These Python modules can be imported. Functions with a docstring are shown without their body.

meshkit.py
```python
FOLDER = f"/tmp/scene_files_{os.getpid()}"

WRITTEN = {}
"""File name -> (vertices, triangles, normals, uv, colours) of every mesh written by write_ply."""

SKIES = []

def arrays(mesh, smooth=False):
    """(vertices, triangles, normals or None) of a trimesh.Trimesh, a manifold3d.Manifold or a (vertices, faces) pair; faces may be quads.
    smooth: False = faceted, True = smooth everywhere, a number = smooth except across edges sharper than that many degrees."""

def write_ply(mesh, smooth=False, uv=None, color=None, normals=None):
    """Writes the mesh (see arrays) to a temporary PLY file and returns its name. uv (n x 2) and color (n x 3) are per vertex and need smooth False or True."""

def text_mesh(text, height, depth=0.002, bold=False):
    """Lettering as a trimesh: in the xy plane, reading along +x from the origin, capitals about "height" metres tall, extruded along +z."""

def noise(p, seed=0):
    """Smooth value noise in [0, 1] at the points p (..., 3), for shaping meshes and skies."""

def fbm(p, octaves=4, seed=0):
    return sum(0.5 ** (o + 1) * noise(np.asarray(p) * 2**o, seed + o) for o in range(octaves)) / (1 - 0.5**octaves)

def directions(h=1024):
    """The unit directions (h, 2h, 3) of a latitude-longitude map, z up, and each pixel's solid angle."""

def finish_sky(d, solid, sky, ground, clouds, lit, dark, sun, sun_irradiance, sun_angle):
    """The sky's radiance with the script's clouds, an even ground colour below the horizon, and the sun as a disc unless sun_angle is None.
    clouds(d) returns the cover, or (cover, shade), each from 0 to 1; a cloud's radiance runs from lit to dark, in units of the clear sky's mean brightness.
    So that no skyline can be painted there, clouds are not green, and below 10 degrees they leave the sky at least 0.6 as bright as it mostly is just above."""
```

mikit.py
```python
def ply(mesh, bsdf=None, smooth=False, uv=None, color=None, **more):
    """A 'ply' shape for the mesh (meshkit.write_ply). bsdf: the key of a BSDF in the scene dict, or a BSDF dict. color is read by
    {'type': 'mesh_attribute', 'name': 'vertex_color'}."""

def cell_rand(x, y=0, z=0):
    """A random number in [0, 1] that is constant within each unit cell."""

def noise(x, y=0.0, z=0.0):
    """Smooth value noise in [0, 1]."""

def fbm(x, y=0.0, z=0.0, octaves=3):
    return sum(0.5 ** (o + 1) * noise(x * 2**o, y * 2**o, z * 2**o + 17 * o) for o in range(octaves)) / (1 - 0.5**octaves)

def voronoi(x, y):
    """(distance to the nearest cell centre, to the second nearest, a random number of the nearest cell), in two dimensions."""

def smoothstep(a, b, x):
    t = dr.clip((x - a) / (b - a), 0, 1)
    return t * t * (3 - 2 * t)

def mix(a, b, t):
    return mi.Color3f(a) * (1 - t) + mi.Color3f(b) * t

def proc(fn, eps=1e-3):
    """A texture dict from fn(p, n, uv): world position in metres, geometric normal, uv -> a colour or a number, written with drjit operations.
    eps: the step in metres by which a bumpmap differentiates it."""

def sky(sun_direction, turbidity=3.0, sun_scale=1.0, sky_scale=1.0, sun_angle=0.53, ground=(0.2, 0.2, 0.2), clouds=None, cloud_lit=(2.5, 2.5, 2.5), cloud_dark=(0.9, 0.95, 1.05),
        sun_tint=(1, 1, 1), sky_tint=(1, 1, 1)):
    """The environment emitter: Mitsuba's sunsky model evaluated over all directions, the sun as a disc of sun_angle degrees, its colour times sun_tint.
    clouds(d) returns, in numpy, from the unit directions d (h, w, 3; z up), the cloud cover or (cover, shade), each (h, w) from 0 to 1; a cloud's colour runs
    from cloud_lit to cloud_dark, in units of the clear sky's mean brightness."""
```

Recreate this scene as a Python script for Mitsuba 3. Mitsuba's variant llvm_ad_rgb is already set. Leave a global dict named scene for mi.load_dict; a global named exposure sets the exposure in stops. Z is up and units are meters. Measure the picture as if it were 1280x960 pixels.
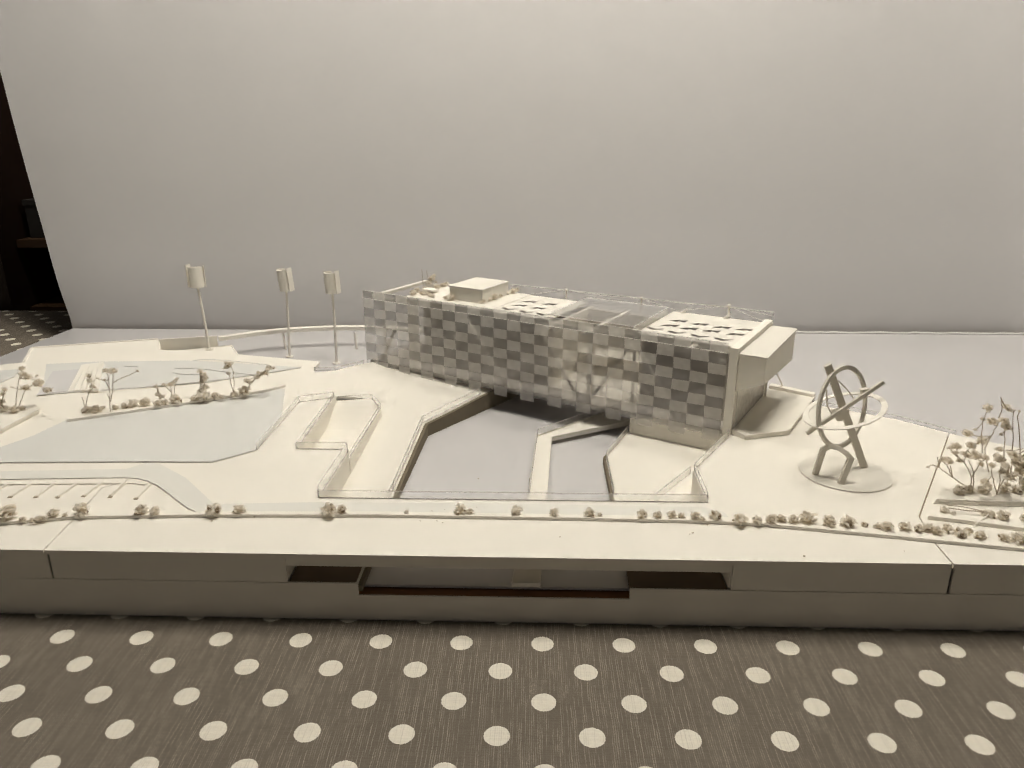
import math, random
import numpy as np
import trimesh
import drjit as dr
import mitsuba as mi
import mikit
import shapely
from shapely.geometry import Polygon, LineString
from shapely.ops import unary_union
from scipy.spatial import Delaunay
from mikit import noise, fbm, smoothstep, mix

T = mi.ScalarTransform4f
scene, labels = {}, {}
rng = random.Random(7)
nrg = np.random.default_rng(11)

# ------------------------------------------------------------------ camera, light, exposure
CAM_H, PITCH = 0.4272, math.radians(19.04)
FOV = 67.66
EYE = np.array([0.0, 0.0, CAM_H])
FWD = np.array([0.0, math.cos(PITCH), -math.sin(PITCH)])
scene['camera'] = {'type': 'perspective', 'fov': FOV, 'fov_axis': 'x', 'near_clip': 0.02, 'far_clip': 30.0,
                   'to_world': T().look_at(origin=EYE.tolist(), target=(EYE + FWD).tolist(), up=[0, 0, 1])}
LAMPS = [(-0.58, 1.26, 2.05), (0.12, 0.80, 1.80), (0.66, 1.23, 2.05)]
POWER = [0.64, 1.02, 0.73]        # three round ceiling lamps over the table
LAMP_R, LAMP_RGB = 0.21, (34.5, 32.2, 28.2)
scene['room_light'] = {'type': 'constant', 'radiance': {'type': 'rgb', 'value': [0.036, 0.034, 0.031]}}   # what the dim room gives back
exposure = 0.0

# ------------------------------------------------------------------ materials
def rgb(*c):
    return {'type': 'rgb', 'value': list(c)}

def card_fn(c, amp=0.03, f=14.0):
    def fn(p, n, uv):
        m = fbm(p.x * f, p.y * f, p.z * f, octaves=3)
        g = noise(p.x * 900, p.y * 900, p.z * 900)
        return mi.Color3f(*c) * (1 - amp + 2 * amp * m * 0.8 + 0.02 * (g - 0.5))
    return fn

def two(b):
    return {'type': 'twosided', 'b': b}

def principled(color, rough=0.7, spec=0.3, **k):
    return two({'type': 'principled', 'base_color': color, 'roughness': rough, 'specular': spec, **k})

scene['card'] = principled(mikit.proc(card_fn((0.79, 0.76, 0.69))), 0.75, 0.25)
scene['card_blue'] = principled(mikit.proc(card_fn((0.66, 0.66, 0.635), 0.025, 9.0)), 0.55, 0.3)
scene['greyboard'] = principled(rgb(0.17, 0.145, 0.105), 0.85, 0.2)
scene['brown_board'] = principled(rgb(0.22, 0.10, 0.045), 0.7, 0.3)
scene['grey_card'] = principled(mikit.proc(card_fn((0.64, 0.605, 0.53), 0.05, 60.0)), 0.7, 0.3)
scene['paper'] = principled(mikit.proc(card_fn((0.60, 0.59, 0.59), 0.02, 5.0)), 0.8, 0.2)

def water_fn(p, n, uv):
    m = fbm(p.x * 5, p.y * 5, 3.0, octaves=3)
    return mi.Color3f(0.61, 0.60, 0.605) * (0.96 + 0.07 * m)
scene['water_film'] = {'type': 'roughplastic', 'diffuse_reflectance': mikit.proc(water_fn), 'alpha': 0.045, 'int_ior': 1.45}

def thin_diffuse(c, trans=1.0):
    return {'type': 'principledthin', 'base_color': c, 'diff_trans': trans, 'roughness': 0.7, 'eta': 1.4}

def film(weight, c, trans=1.0):
    return {'type': 'blendbsdf', 'weight': weight, 'clear': {'type': 'thindielectric', 'int_ior': 1.45}, 'haze': thin_diffuse(c, trans)}

scene['acetate'] = film(0.07, rgb(0.75, 0.74, 0.72))
def frost_fn(p, n, uv):
    m = fbm(p.x * 160, p.y * 160, p.z * 160, octaves=3)
    return 0.44 + 0.26 * m
scene['frosted'] = film(mikit.proc(frost_fn), rgb(0.78, 0.765, 0.745))
def tint_fn(p, n, uv):
    m = fbm(p.x * 120, p.y * 120, p.z * 120, octaves=2)
    return 0.38 + 0.20 * m
scene['tinted'] = film(mikit.proc(tint_fn), rgb(0.17, 0.16, 0.155))
scene['card_roof_dimmed'] = principled(mikit.proc(card_fn((0.69, 0.665, 0.605))), 0.75, 0.25)  # darker copy of card; offsets strong lamp light on the roofs by colour
scene['card_road'] = principled(mikit.proc(card_fn((0.70, 0.69, 0.645), 0.025, 9.0)), 0.6, 0.3)
scene['grey_shaded_board'] = principled(rgb(0.45, 0.425, 0.39), 0.8, 0.2)  # grey board; also carries painted shade on the slab and atrium panel
scene['roof_film'] = film(0.05, rgb(0.45, 0.44, 0.46))
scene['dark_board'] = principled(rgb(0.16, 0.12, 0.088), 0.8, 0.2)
scene['film_edge'] = two({'type': 'diffuse', 'reflectance': rgb(0.50, 0.48, 0.45)})
scene['film_edge_bright'] = principled(rgb(0.80, 0.79, 0.76), 0.3, 0.5)
scene['thread'] = principled(rgb(0.62, 0.60, 0.57), 0.6, 0.3)
scene['petal'] = {'type': 'principledthin', 'base_color': {'type': 'mesh_attribute', 'name': 'vertex_color'}, 'roughness': 0.8, 'diff_trans': 1.0}
scene['stem_brown'] = principled(rgb(0.44, 0.38, 0.30), 0.7, 0.3)
scene['dark_wood'] = principled(rgb(0.018, 0.009, 0.006), 0.45, 0.35)
scene['shelf_wood'] = principled(rgb(0.07, 0.038, 0.02), 0.5, 0.35)
scene['dark_glass'] = principled(rgb(0.03, 0.035, 0.035), 0.15, 0.6)
scene['dull_box'] = principled(rgb(0.03, 0.027, 0.025), 0.7, 0.3)

# tablecloth: printed dots in a diagonal lattice, woven slub lines
DOT_A, DOT_YAW, DOT_OX, DOT_OY = 0.07, -0.0240, 0.0263, 0.5501
def cloth_fn(p, n, uv):
    x, y = mi.Float(p.x) - DOT_OX, mi.Float(p.y) - DOT_OY
    c, s = math.cos(DOT_YAW), math.sin(DOT_YAW)
    u, v = (c * x + s * y) / DOT_A, (-s * x + c * y) / DOT_A
    a, b = u + v, u - v
    fu, fv = a - dr.floor(a + 0.5), b - dr.floor(b + 0.5)
    du, dv = (fu + fv) / 2, (fu - fv) / 2
    wob = 0.006 * (noise(p.x * 700, p.y * 700, 1.0) - 0.5)
    r = dr.sqrt(du * du + dv * dv) + wob
    dot = 1 - smoothstep(0.134, 0.142, r)
    tu = u * 44 + 0.5 * noise(u * 3.0, v * 3.0, 4.0) + 0.25 * noise(u * 20.0, v * 14.0, 8.0)
    tid = dr.floor(tu)
    prof = 1 - dr.abs(2 * (tu - tid) - 1)
    dash = noise(tid * 7.31, v * 2.6, 3.0) * 0.65 + noise(tid * 3.17, v * 9.0, 6.0) * 0.35
    line = smoothstep(0.25, 0.95, prof) * smoothstep(0.30, 0.85, dash)
    weft = noise(u * 8.0, v * 110.0, 2.0)
    fine = noise(u * 170, v * 150.0, 9.0)
    broad = fbm(u * 1.7, v * 1.3, 1.0, octaves=2)
    ground = mi.Color3f(0.142, 0.122, 0.099) * (0.80 + 0.20 * fine + 0.16 * weft + 0.10 * broad) + mi.Color3f(0.20, 0.182, 0.152) * line * (0.35 + 0.65 * fine)
    white = mi.Color3f(0.74, 0.70, 0.61) * (0.88 + 0.08 * weft + 0.10 * fine - 0.16 * line)
    return ground * (1 - dot) + white * dot
def cloth_bump(p, n, uv):
    return noise(p.x * 620, p.y * 40, 5.0) * 0.6 + noise(p.x * 60, p.y * 1500, 2.0) * 0.4
scene['cloth'] = two({'type': 'bumpmap', 'tex': mikit.proc(cloth_bump, 3e-4), 'scale': 0.00025,
                      'b': {'type': 'principled', 'base_color': mikit.proc(cloth_fn), 'roughness': 0.9, 'specular': 0.15}})

# ------------------------------------------------------------------ geometry helpers
FPX = 955.0
RGT, UP = np.array([1.0, 0, 0]), np.array([0, math.sin(PITCH), math.cos(PITCH)])
def ray(x, y):
    return FWD + RGT * (x - 640) / FPX - UP * (y - 480) / FPX
def at(x, y, z=0.0):
    """The survey of the photograph: the point of the level z seen at a pixel."""
    d = ray(x, y)
    return EYE + d * (z - CAM_H) / d[2]
def upright(x, y, foot, back=0.0):
    """The point above the ground point FOOT, on the upright plane that faces the table's front, moved back by BACK metres."""
    d = ray(x, y)
    return EYE + d * (foot[1] + back) / d[1]
def xy(points, z):
    return [tuple(at(x, y, z)[:2]) for x, y in points]

def add(name, mesh, bsdf, parent=None, smooth=False, color=None, **extra):
    base = f'{parent}__{name}' if parent else name
    key, i = base, 0
    while key in scene or (not parent and key in labels):
        i += 1
        key = f'{base}_{i:03d}'
    scene[key] = mesh if isinstance(mesh, dict) else mikit.ply(mesh, bsdf, smooth=smooth, color=color, **extra)
    return key
def thing(name, label, cat, group=None):
    key, i = name, 0
    while key in labels or key in scene:
        i += 1
        key = f'{name}_{i:03d}'
    labels[key] = {'label': label, 'category': cat}
    if group:
        labels[key]['group'] = group
    return key
def tag(key, label, cat, group=None, kind=None):
    labels[key] = {'label': label, 'category': cat}
    if group:
        labels[key]['group'] = group
    if kind:
        labels[key]['kind'] = kind
    return key
def struct(name, mesh, bsdf, **k):
    key = add(name, mesh, bsdf, **k)
    labels[key] = {'kind': 'structure'}
    return key

def cat(*m):
    return trimesh.util.concatenate([x for x in m if x is not None])
def box(x0, x1, y0, y1, z0, z1):
    b = trimesh.creation.box(extents=[x1 - x0, y1 - y0, z1 - z0])
    b.apply_translation([(x0 + x1) / 2, (y0 + y1) / 2, (z0 + z1) / 2])
    return b
def polys(p):
    return [g for g in getattr(p, 'geoms', [p]) if g.area > 1e-9]
def plate(poly, z0, z1):
    if not isinstance(poly, (Polygon, shapely.MultiPolygon)):
        poly = Polygon(poly)
    out = []
    for g in polys(poly.buffer(0)):
        m = trimesh.creation.extrude_polygon(g, z1 - z0, engine='earcut')
        m.apply_translation([0, 0, z0])
        out.append(m)
    return cat(*out)
def strip(points, width, z0, z1, side=0):
    """An upright strip of card along a ground line."""
    l = LineString([p[:2] for p in points])
    if side:
        return plate(l.buffer(width * side, single_sided=True, join_style=2), z0, z1)
    return plate(l.buffer(width / 2, cap_style=2, join_style=2), z0, z1)
def tube(points, r, sides=6, r1=None):
    p = np.asarray(points, float)
    n = len(p)
    rr = np.linspace(r, r if r1 is None else r1, n)
    t = np.gradient(p, axis=0)
    t /= np.linalg.norm(t, axis=1, keepdims=True) + 1e-12
    ref = np.array([0, 0, 1.0]) if abs(t[:, 2]).mean() < 0.8 else np.array([1.0, 0, 0])
    a = np.cross(t, ref); a /= np.linalg.norm(a, axis=1, keepdims=True) + 1e-12
    b = np.cross(t, a)
    ang = np.arange(sides) * 2 * np.pi / sides
    v = p[:, None] + rr[:, None, None] * (np.cos(ang)[None, :, None] * a[:, None] + np.sin(ang)[None, :, None] * b[:, None])
    v = v.reshape(-1, 3)
    f = []
    for i in range(n - 1):
        for j in range(sides):
            k = (j + 1) % sides
            f += [[i * sides + j, i * sides + k, (i + 1) * sides + k], [i * sides + j, (i + 1) * sides + k, (i + 1) * sides + j]]
    v = np.vstack([v, p[0], p[-1]])
    for j in range(sides):
        k = (j + 1) % sides
        f += [[n * sides, k, j], [n * sides + 1, (n - 1) * sides + j, (n - 1) * sides + k]]
    return trimesh.Trimesh(v, f, process=False)
def bar(p0, p1, w, d, face=(0, -1, 0)):
    """A square stick from p0 to p1, w wide and d deep."""
    p0, p1 = np.asarray(p0, float), np.asarray(p1, float)
    t = p1 - p0; L = np.linalg.norm(t); t /= L
    n = np.asarray(face, float); n = n - t * (n @ t); n /= np.linalg.norm(n)
    s = np.cross(t, n)
    m = trimesh.creation.box(extents=[w, d, L])
    M = np.eye(4); M[:3, 0], M[:3, 1], M[:3, 2], M[:3, 3] = s, n, t, (p0 + p1) / 2
    m.apply_transform(M)
    return m
def quad(a, b, c, d):
    return trimesh.Trimesh(np.array([a, b, c, d], float), [[0, 1, 2], [0, 2, 3]], process=False)
def sheet(poly, zf, thick, step=0.012):
    """A bent board: top surface z = zf(x, y), with edges THICK deep."""
    poly = Polygon(poly)
    ring = poly.exterior.segmentize(step)
    b = np.array(ring.coords)[:-1]
    x0, y0, x1, y1 = poly.bounds
    gx, gy = np.meshgrid(np.arange(x0, x1, step), np.arange(y0, y1, step))
    g = np.stack([gx.ravel(), gy.ravel()], 1)
    inner = poly.buffer(-step * 0.45)
    g = g[shapely.contains_xy(inner, g[:, 0], g[:, 1])]
    p = np.vstack([b, g])
    f = Delaunay(p).simplices
    c = p[f].mean(1)
    f = f[shapely.contains_xy(poly, c[:, 0], c[:, 1])]
    e1, e2 = p[f[:, 1]] - p[f[:, 0]], p[f[:, 2]] - p[f[:, 0]]
    neg = e1[:, 0] * e2[:, 1] - e1[:, 1] * e2[:, 0] < 0
    f[neg] = f[neg][:, ::-1]
    z = np.array([zf(*q) for q in p])
    top = np.column_stack([p, z])
    edge = np.vstack([top[:len(b)], top[:len(b)] - [0, 0, thick]])
    k = len(b); ef = []
    for i in range(k):
        j = (i + 1) % k
        ef += [[i, i + k, j + k], [i, j + k, j]]
    return cat(trimesh.Trimesh(top, f, process=False), trimesh.Trimesh(edge, ef, process=False))

# ------------------------------------------------------------------ lamps over the table (outside the picture)
for k, L in enumerate(LAMPS):
    t = thing('ceiling_lamp', f'round warm ceiling lamp over the {["left half", "middle", "right half"][k]} of the table', 'lamp')
    g = trimesh.creation.icosphere(3, LAMP_R); g.apply_translation(L)
    scene[t + '__globe'] = mikit.ply(g, two({'type': 'diffuse', 'reflectance': rgb(0.8, 0.8, 0.8)})['b'], smooth=True, emitter={'type': 'area', 'radiance': rgb(*[c * POWER[k] for c in LAMP_RGB])})
    add('stem', tube([(L[0], L[1], L[2] + LAMP_R), (L[0], L[1], L[2] + 0.5)], 0.006), 'dark_wood', t)

# ------------------------------------------------------------------ tablecloth, backdrop, cupboard
key = add('tablecloth', cat(box(-1.9, 1.9, -0.55, 1.765, -0.012, 0.0), box(-1.92, 1.92, -0.57, -0.55, -0.35, -0.002), box(-1.92, 1.92, 1.765, 1.78, -0.35, -0.002)), 'cloth')
tag(key, 'dark taupe tablecloth printed with white polka dots under the model', 'tablecloth')

def backdrop_mesh():
    u = np.linspace(0, 1, 60)
    pts = []
    x0, x1 = -0.893, 0.965
    R = 0.16
    L = x1 - x0
    for t in u:                                         # straight run, then the right end curls forward
        s = t * (L + 0.45)
        if s < L:
            x = x0 + s; y = 1.506 - 0.0258 * s
        else:
            a = min((s - L) / R, math.pi * 0.47)
            x = x1 + R * math.sin(a); y = 1.506 - 0.0258 * L - R * (1 - math.cos(a)) - max(0, (s - L) - R * math.pi * 0.47)
        pts.append((x, y))
    zs = np.linspace(0.002, 0.86, 34)
    v = []
    for j, z in enumerate(zs):
        for i, (x, y) in enumerate(pts):
            w = 0.004 * math.sin(2.3 * x + 1.1 * z) + 0.0012 * math.sin(9 * x - 2 * z + 1)
            dent = 0.004 * math.exp(-(((x + 0.80) / 0.03) ** 2 + ((z - 0.385) / 0.018) ** 2))
            lean = 0.165 * z ** 1.5 - 0.004 * math.sin(min(z / 0.22, 1) * math.pi)
            left = -0.165 * max(0, z - 0.05) * max(0, 1 - (x - x0) / 0.5)
            w *= smooth01(z / 0.12)
            zz = z + max(0, 0.0285 - z * 0.033) * smooth01((x - 0.99) / 0.015)
            v.append((x + left, y + w + 0.006 * smooth01((x - 0.4) / 0.4) - dent + lean, zz))
    n = len(pts); f = []
    for j in range(len(zs) - 1):
        for i in range(n - 1):
            a = j * n + i
            f += [[a, a + 1, a + n + 1], [a, a + n + 1, a + n]]
    front = np.array(v); back = front + [0, 0.0015, 0]
    N = len(front)
    ring = [i for i in range(n)] + [j * n + n - 1 for j in range(1, len(zs))] + [(len(zs) - 1) * n + i for i in range(n - 2, -1, -1)] + [j * n for j in range(len(zs) - 2, 0, -1)]
    rim = []
    for a, b in zip(ring, ring[1:] + ring[:1]):
        rim += [[a, a + N, b + N], [a, b + N, b]]
    return trimesh.Trimesh(np.vstack([front, back]), f + [[a + N, c + N, b + N] for a, b, c in f] + rim, process=False)
def smooth01(t):
    t = min(max(t, 0.0), 1.0)
    return t * t * (3 - 2 * t)
key = add('backdrop', backdrop_mesh(), 'paper', smooth=50)
tag(key, 'tall sheet of off-white paper standing as backdrop behind the model', 'backdrop')

t = thing('cupboard', 'dark brown wooden cupboard with open shelves behind the paper backdrop', 'cupboard')
add('side_panel', box(-1.75, -1.205, 1.80, 1.84, -0.7, 1.3), 'dark_wood', t)
add('back_panel', box(-1.30, -0.55, 2.20, 2.22, -0.7, 1.3), 'dark_wood', t)
add('side_panel', box(-1.225, -1.205, 1.84, 2.2, -0.7, 1.3), 'dark_wood', t)
add('shelf', box(-1.2, -0.55, 1.86, 2.2, -0.035, -0.012), 'shelf_wood', t)
add('shelf', box(-1.2, -0.55, 1.86, 2.2, 0.135, 0.153), 'shelf_wood', t)
vase = trimesh.creation.revolve([(0, 0), (0.024, 0), (0.03, 0.03), (0.022, 0.065), (0.012, 0.08), (0.015, 0.095), (0, 0.095)], sections=20)
vase.apply_translation([-1.13, 1.98, 0.154])
tag(add('glass_jar', vase, 'dark_glass', smooth=40), 'dark glass jar on the upper cupboard shelf', 'jar')
def rbox(x0, x1, y0, y1, z0, z1, c=0.004):
    return plate(Polygon([(x0, y0), (x1, y0), (x1, y1), (x0, y1)]).buffer(-c).buffer(c), z0, z1)
tag(add('storage_box', cat(rbox(-1.19, -1.12, 1.9, 2.0, 0.222, 0.30), rbox(-1.193, -1.117, 1.897, 2.003, 0.30, 0.312)), 'dull_box'), 'grey lidded box stacked highest on the cupboard shelf', 'box')
scene[list(scene)[-1]]['to_world'] = T().translate([0, 0, -0.068])
tag(add('photo_frame', cat(box(-1.09, -1.02, 2.0, 2.012, 0.154, 0.26), box(-1.083, -1.027, 1.997, 2.0, 0.161, 0.253)), 'dark_glass'), 'dark framed picture leaning inside the cupboard', 'picture frame')

# ------------------------------------------------------------------ site base: board, skirts, decks, water
H, W = 0.068, 0.030
def yf(x):
    return 0.5796 - 0.02834 * x
site = thing('site_base', 'long white card site base of the architectural model with an open slot in front', 'model base')
XL, XR = -1.0, 1.08
left_edge = lambda y: -0.9129 + (y - 1.304) * 0.116
back_L, back_R = (-0.8903, 1.4983), (XR, 1.4475)
board = Polygon([(XL, yf(XL) + 0.002), (XR, yf(XR) + 0.002), back_R, back_L, (left_edge(0.7), 0.7)])
add('board', plate(board, 0.0005, 0.0256), 'brown_board', site)
tag(struct('water', plate(Polygon([(-0.98, yf(-0.98) + 0.012), (XR - 0.004, yf(XR) + 0.012), (XR - 0.004, back_R[1] - 0.003), (back_L[0] + 0.003, back_L[1] - 0.003), (left_edge(0.7) + 0.004, 0.7)]), 0.0272, W), 'water_film'),
    'glossy pale lavender sheet of film standing for water under the model', 'water', kind='structure')
edge = [(back_L[0] + 0.003 + (back_R[0] - back_L[0]) * s, back_L[1] - 0.004 + (back_R[1] - back_L[1]) * s) for s in np.linspace(0.5, 0.995, 70)]
add('film_edge', tube([(x, y, W + 0.0016 + 0.0016 * nrg.random()) for x, y in edge], 0.0021), 'film_edge_bright', site)

def front_panel(x0, x1, z0, z1, th=0.002, out=0.0):
    """An upright card on the front line."""
    p = [(x0, yf(x0) - out), (x1, yf(x1) - out), (x1, yf(x1) - out + th), (x0, yf(x0) - out + th)]
    return plate(p, z0, z1)
def skirt(outline, th=0.002):
    m = trimesh.creation.extrude_polygon(Polygon(outline), th, engine='earcut')
    v = np.array(m.vertices)
    m.vertices = np.column_stack([v[:, 0], yf(v[:, 0]) + v[:, 2], v[:, 1]])
    m.invert()
    return m
add('front_skirt', skirt([(XL, 0.0005), (XR, 0.0005), (XR, 0.0375), (0.104, 0.0372), (0.104, 0.0263), (-0.137, 0.0258), (-0.137, 0.0381), (XL, 0.038)]), 'card', site)
add('front_panel', front_panel(XL, -0.4128, 0.0383, 0.0638), 'card', site)
add('front_panel', front_panel(-0.4108, -0.2, 0.0386, 0.0638), 'card', site)
add('front_panel', front_panel(0.192, 0.3778, 0.0379, 0.0638), 'card', site)
add('front_panel', front_panel(0.3808, XR, 0.0379, 0.0638), 'card', site)
add('bridge_beam', front_panel(-0.1998, 0.1895, 0.0553, 0.0638, 0.003, -0.0006), 'card', site)
add('slot_wall', strip([(-0.201, yf(-0.2) + 0.003), (-0.201, 0.69)], 0.002, 0.0385, 0.0638), 'card', site)
add('slot_wall', strip([(0.191, yf(0.2) + 0.003), (0.1945, 0.678)], 0.002, 0.0385, 0.0638), 'card', site)

pool_L = [(-0.195, 0.6901), (-0.1879, 0.800), (-0.19, 0.8095), (-0.249, 0.811), (-0.2438, 0.9805), (-0.2456, 0.9837), (-0.3025, 1.1081)]
deck = Polygon([(XL, yf(XL) - 0.001), (XR, yf(XR) - 0.001), (XR, 0.60), (0.85, 0.628), (0.5923, 0.811), (0.5393, 0.849), (0.4882, 0.9036), (0.3965, 0.962), (0.3665, 1.022), (0.345, 0.985), (0.2665, 0.8545),
                (0.26, 0.849), (0.1967, 0.7554), (0.1938, 0.680)] + pool_L + [(-0.3024, 1.149), (-0.4442, 1.1881), (-0.5861, 1.2156), (-0.6139, 1.2793), (-0.8012, 1.225), (-0.7661, 1.1448), (-0.7958, 1.1323), (-0.985, 1.06)])
seam_L = LineString([(-0.4136, 0.58), (-0.4177, 0.646), (-0.4242, 0.7113), (-0.4065, 0.728), (-0.4071, 0.776)]).buffer(0.0005)
seam_R = LineString([(0.3765, 0.55), (0.3803, 0.6051), (0.3903, 0.6507), (0.5373, 0.8665), (0.56, 0.90)]).buffer(0.0007)
for g in sorted(polys(deck.difference(seam_L).difference(seam_R)), key=lambda g: -g.area):
    add('deck', plate(g, 0.0640, H), 'card', site)
add('seam_tape', plate(seam_R.buffer(0.002).intersection(deck), 0.0636, 0.0639), 'stem_brown', site)
add('deck_edging', strip([(-0.8012, 1.225), (-0.6139, 1.2793)], 0.004, H - 0.006, H + 0.0015), 'card', site)
add('deck_edging', strip([(-0.7661, 1.1448), (-0.8012, 1.225)], 0.004, H - 0.006, H + 0.0015), 'card', site)

def zbase(y):
    return float(np.interp(y, [0.58, 0.70, 0.965, 1.04, 1.12, 1.22], [0.0355, 0.036, 0.048, 0.0535, 0.0595, 0.063]))
def zL(x, y):
    b = zbase(y)
    d = min(max((-0.165 - x) / 0.07, 0), 1) * min(max((y - 0.955) / 0.05, 0), 1)
    return b + smooth01(d) * (0.0665 - b)
prom = [(-0.2, 0.662), (-0.134, 0.662), (-0.129, 0.764), (-0.1155, 0.9393), (-0.0404, 1.0376), (0.07, 1.18), (-0.08, 1.25), (-0.2311, 1.1458), (-0.2707, 1.1090), (-0.2975, 1.0975), (-0.2452, 0.9835),
        (-0.244, 0.996), (-0.1955, 1.0028), (-0.1772, 0.9650), (-0.1878, 0.80), (-0.1945, 0.69)]
add('promenade', sheet(prom, zL, 0.003), 'card', site)
bank = [(-0.1374, 0.5845), (-0.129, 0.764), (-0.1155, 0.9393), (-0.0404, 1.0376), (0.07, 1.18)]
def ribbon(line, ztop, zbot, th, shift):
    """An upright strip following a line with a sloping top."""
    l = LineString(line).segmentize(0.02)
    o = l.parallel_offset(th, shift, join_style=2)
    a = np.array(l.coords)
    m = []
    for (x0, y0), (x1, y1) in zip(a[:-1], a[1:]):
        d = np.array([y1 - y0, -(x1 - x0)]); d = d / np.linalg.norm(d) * th * (1 if shift == 'right' else -1)
        v = [(x0, y0, zbot), (x1, y1, zbot), (x1 + d[0], y1 + d[1], zbot), (x0 + d[0], y0 + d[1], zbot),
             (x0, y0, ztop(x0, y0)), (x1, y1, ztop(x1, y1)), (x1 + d[0], y1 + d[1], ztop(x1, y1)), (x0 + d[0], y0 + d[1], ztop(x0, y0))]
        h = trimesh.Trimesh(v, [[0, 1, 5], [0, 5, 4], [3, 6, 2], [3, 7, 6], [4, 5, 6], [4, 6, 7], [0, 3, 2], [0, 2, 1], [0, 4, 7], [0, 7, 3], [1, 2, 6], [1, 6, 5]], process=False)
        trimesh.repair.fix_normals(h)
        m.append(h)
    return cat(*m)
add('canal_bank', ribbon(bank, lambda x, y: zL(x, y) + 0.0002, W, 0.004, 'right'), 'greyboard', site)
add('canal_bank_trim', ribbon(bank, lambda x, y: zL(x, y) + 0.0012, 0.034, 0.0022, 'left'), 'card', site)
terrace = [(0.1076, 0.66), (0.111, 0.743), (0.1141, 0.8512), (0.153, 0.932), (0.21, 1.01), (0.36, 0.98), (0.262, 0.851), (0.1975, 0.7554), (0.1945, 0.68), (0.1935, 0.66)]
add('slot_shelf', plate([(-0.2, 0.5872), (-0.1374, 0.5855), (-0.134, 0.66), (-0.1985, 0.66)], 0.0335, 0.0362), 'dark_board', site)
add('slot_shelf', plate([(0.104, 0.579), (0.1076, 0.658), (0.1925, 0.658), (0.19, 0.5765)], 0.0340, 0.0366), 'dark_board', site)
add('terrace', plate(terrace, 0.0345, 0.0385), 'card', site)
add('canal_bank', ribbon(terrace[:4], lambda x, y: 0.0383, W, 0.003, 'left'), 'greyboard', site)
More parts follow.
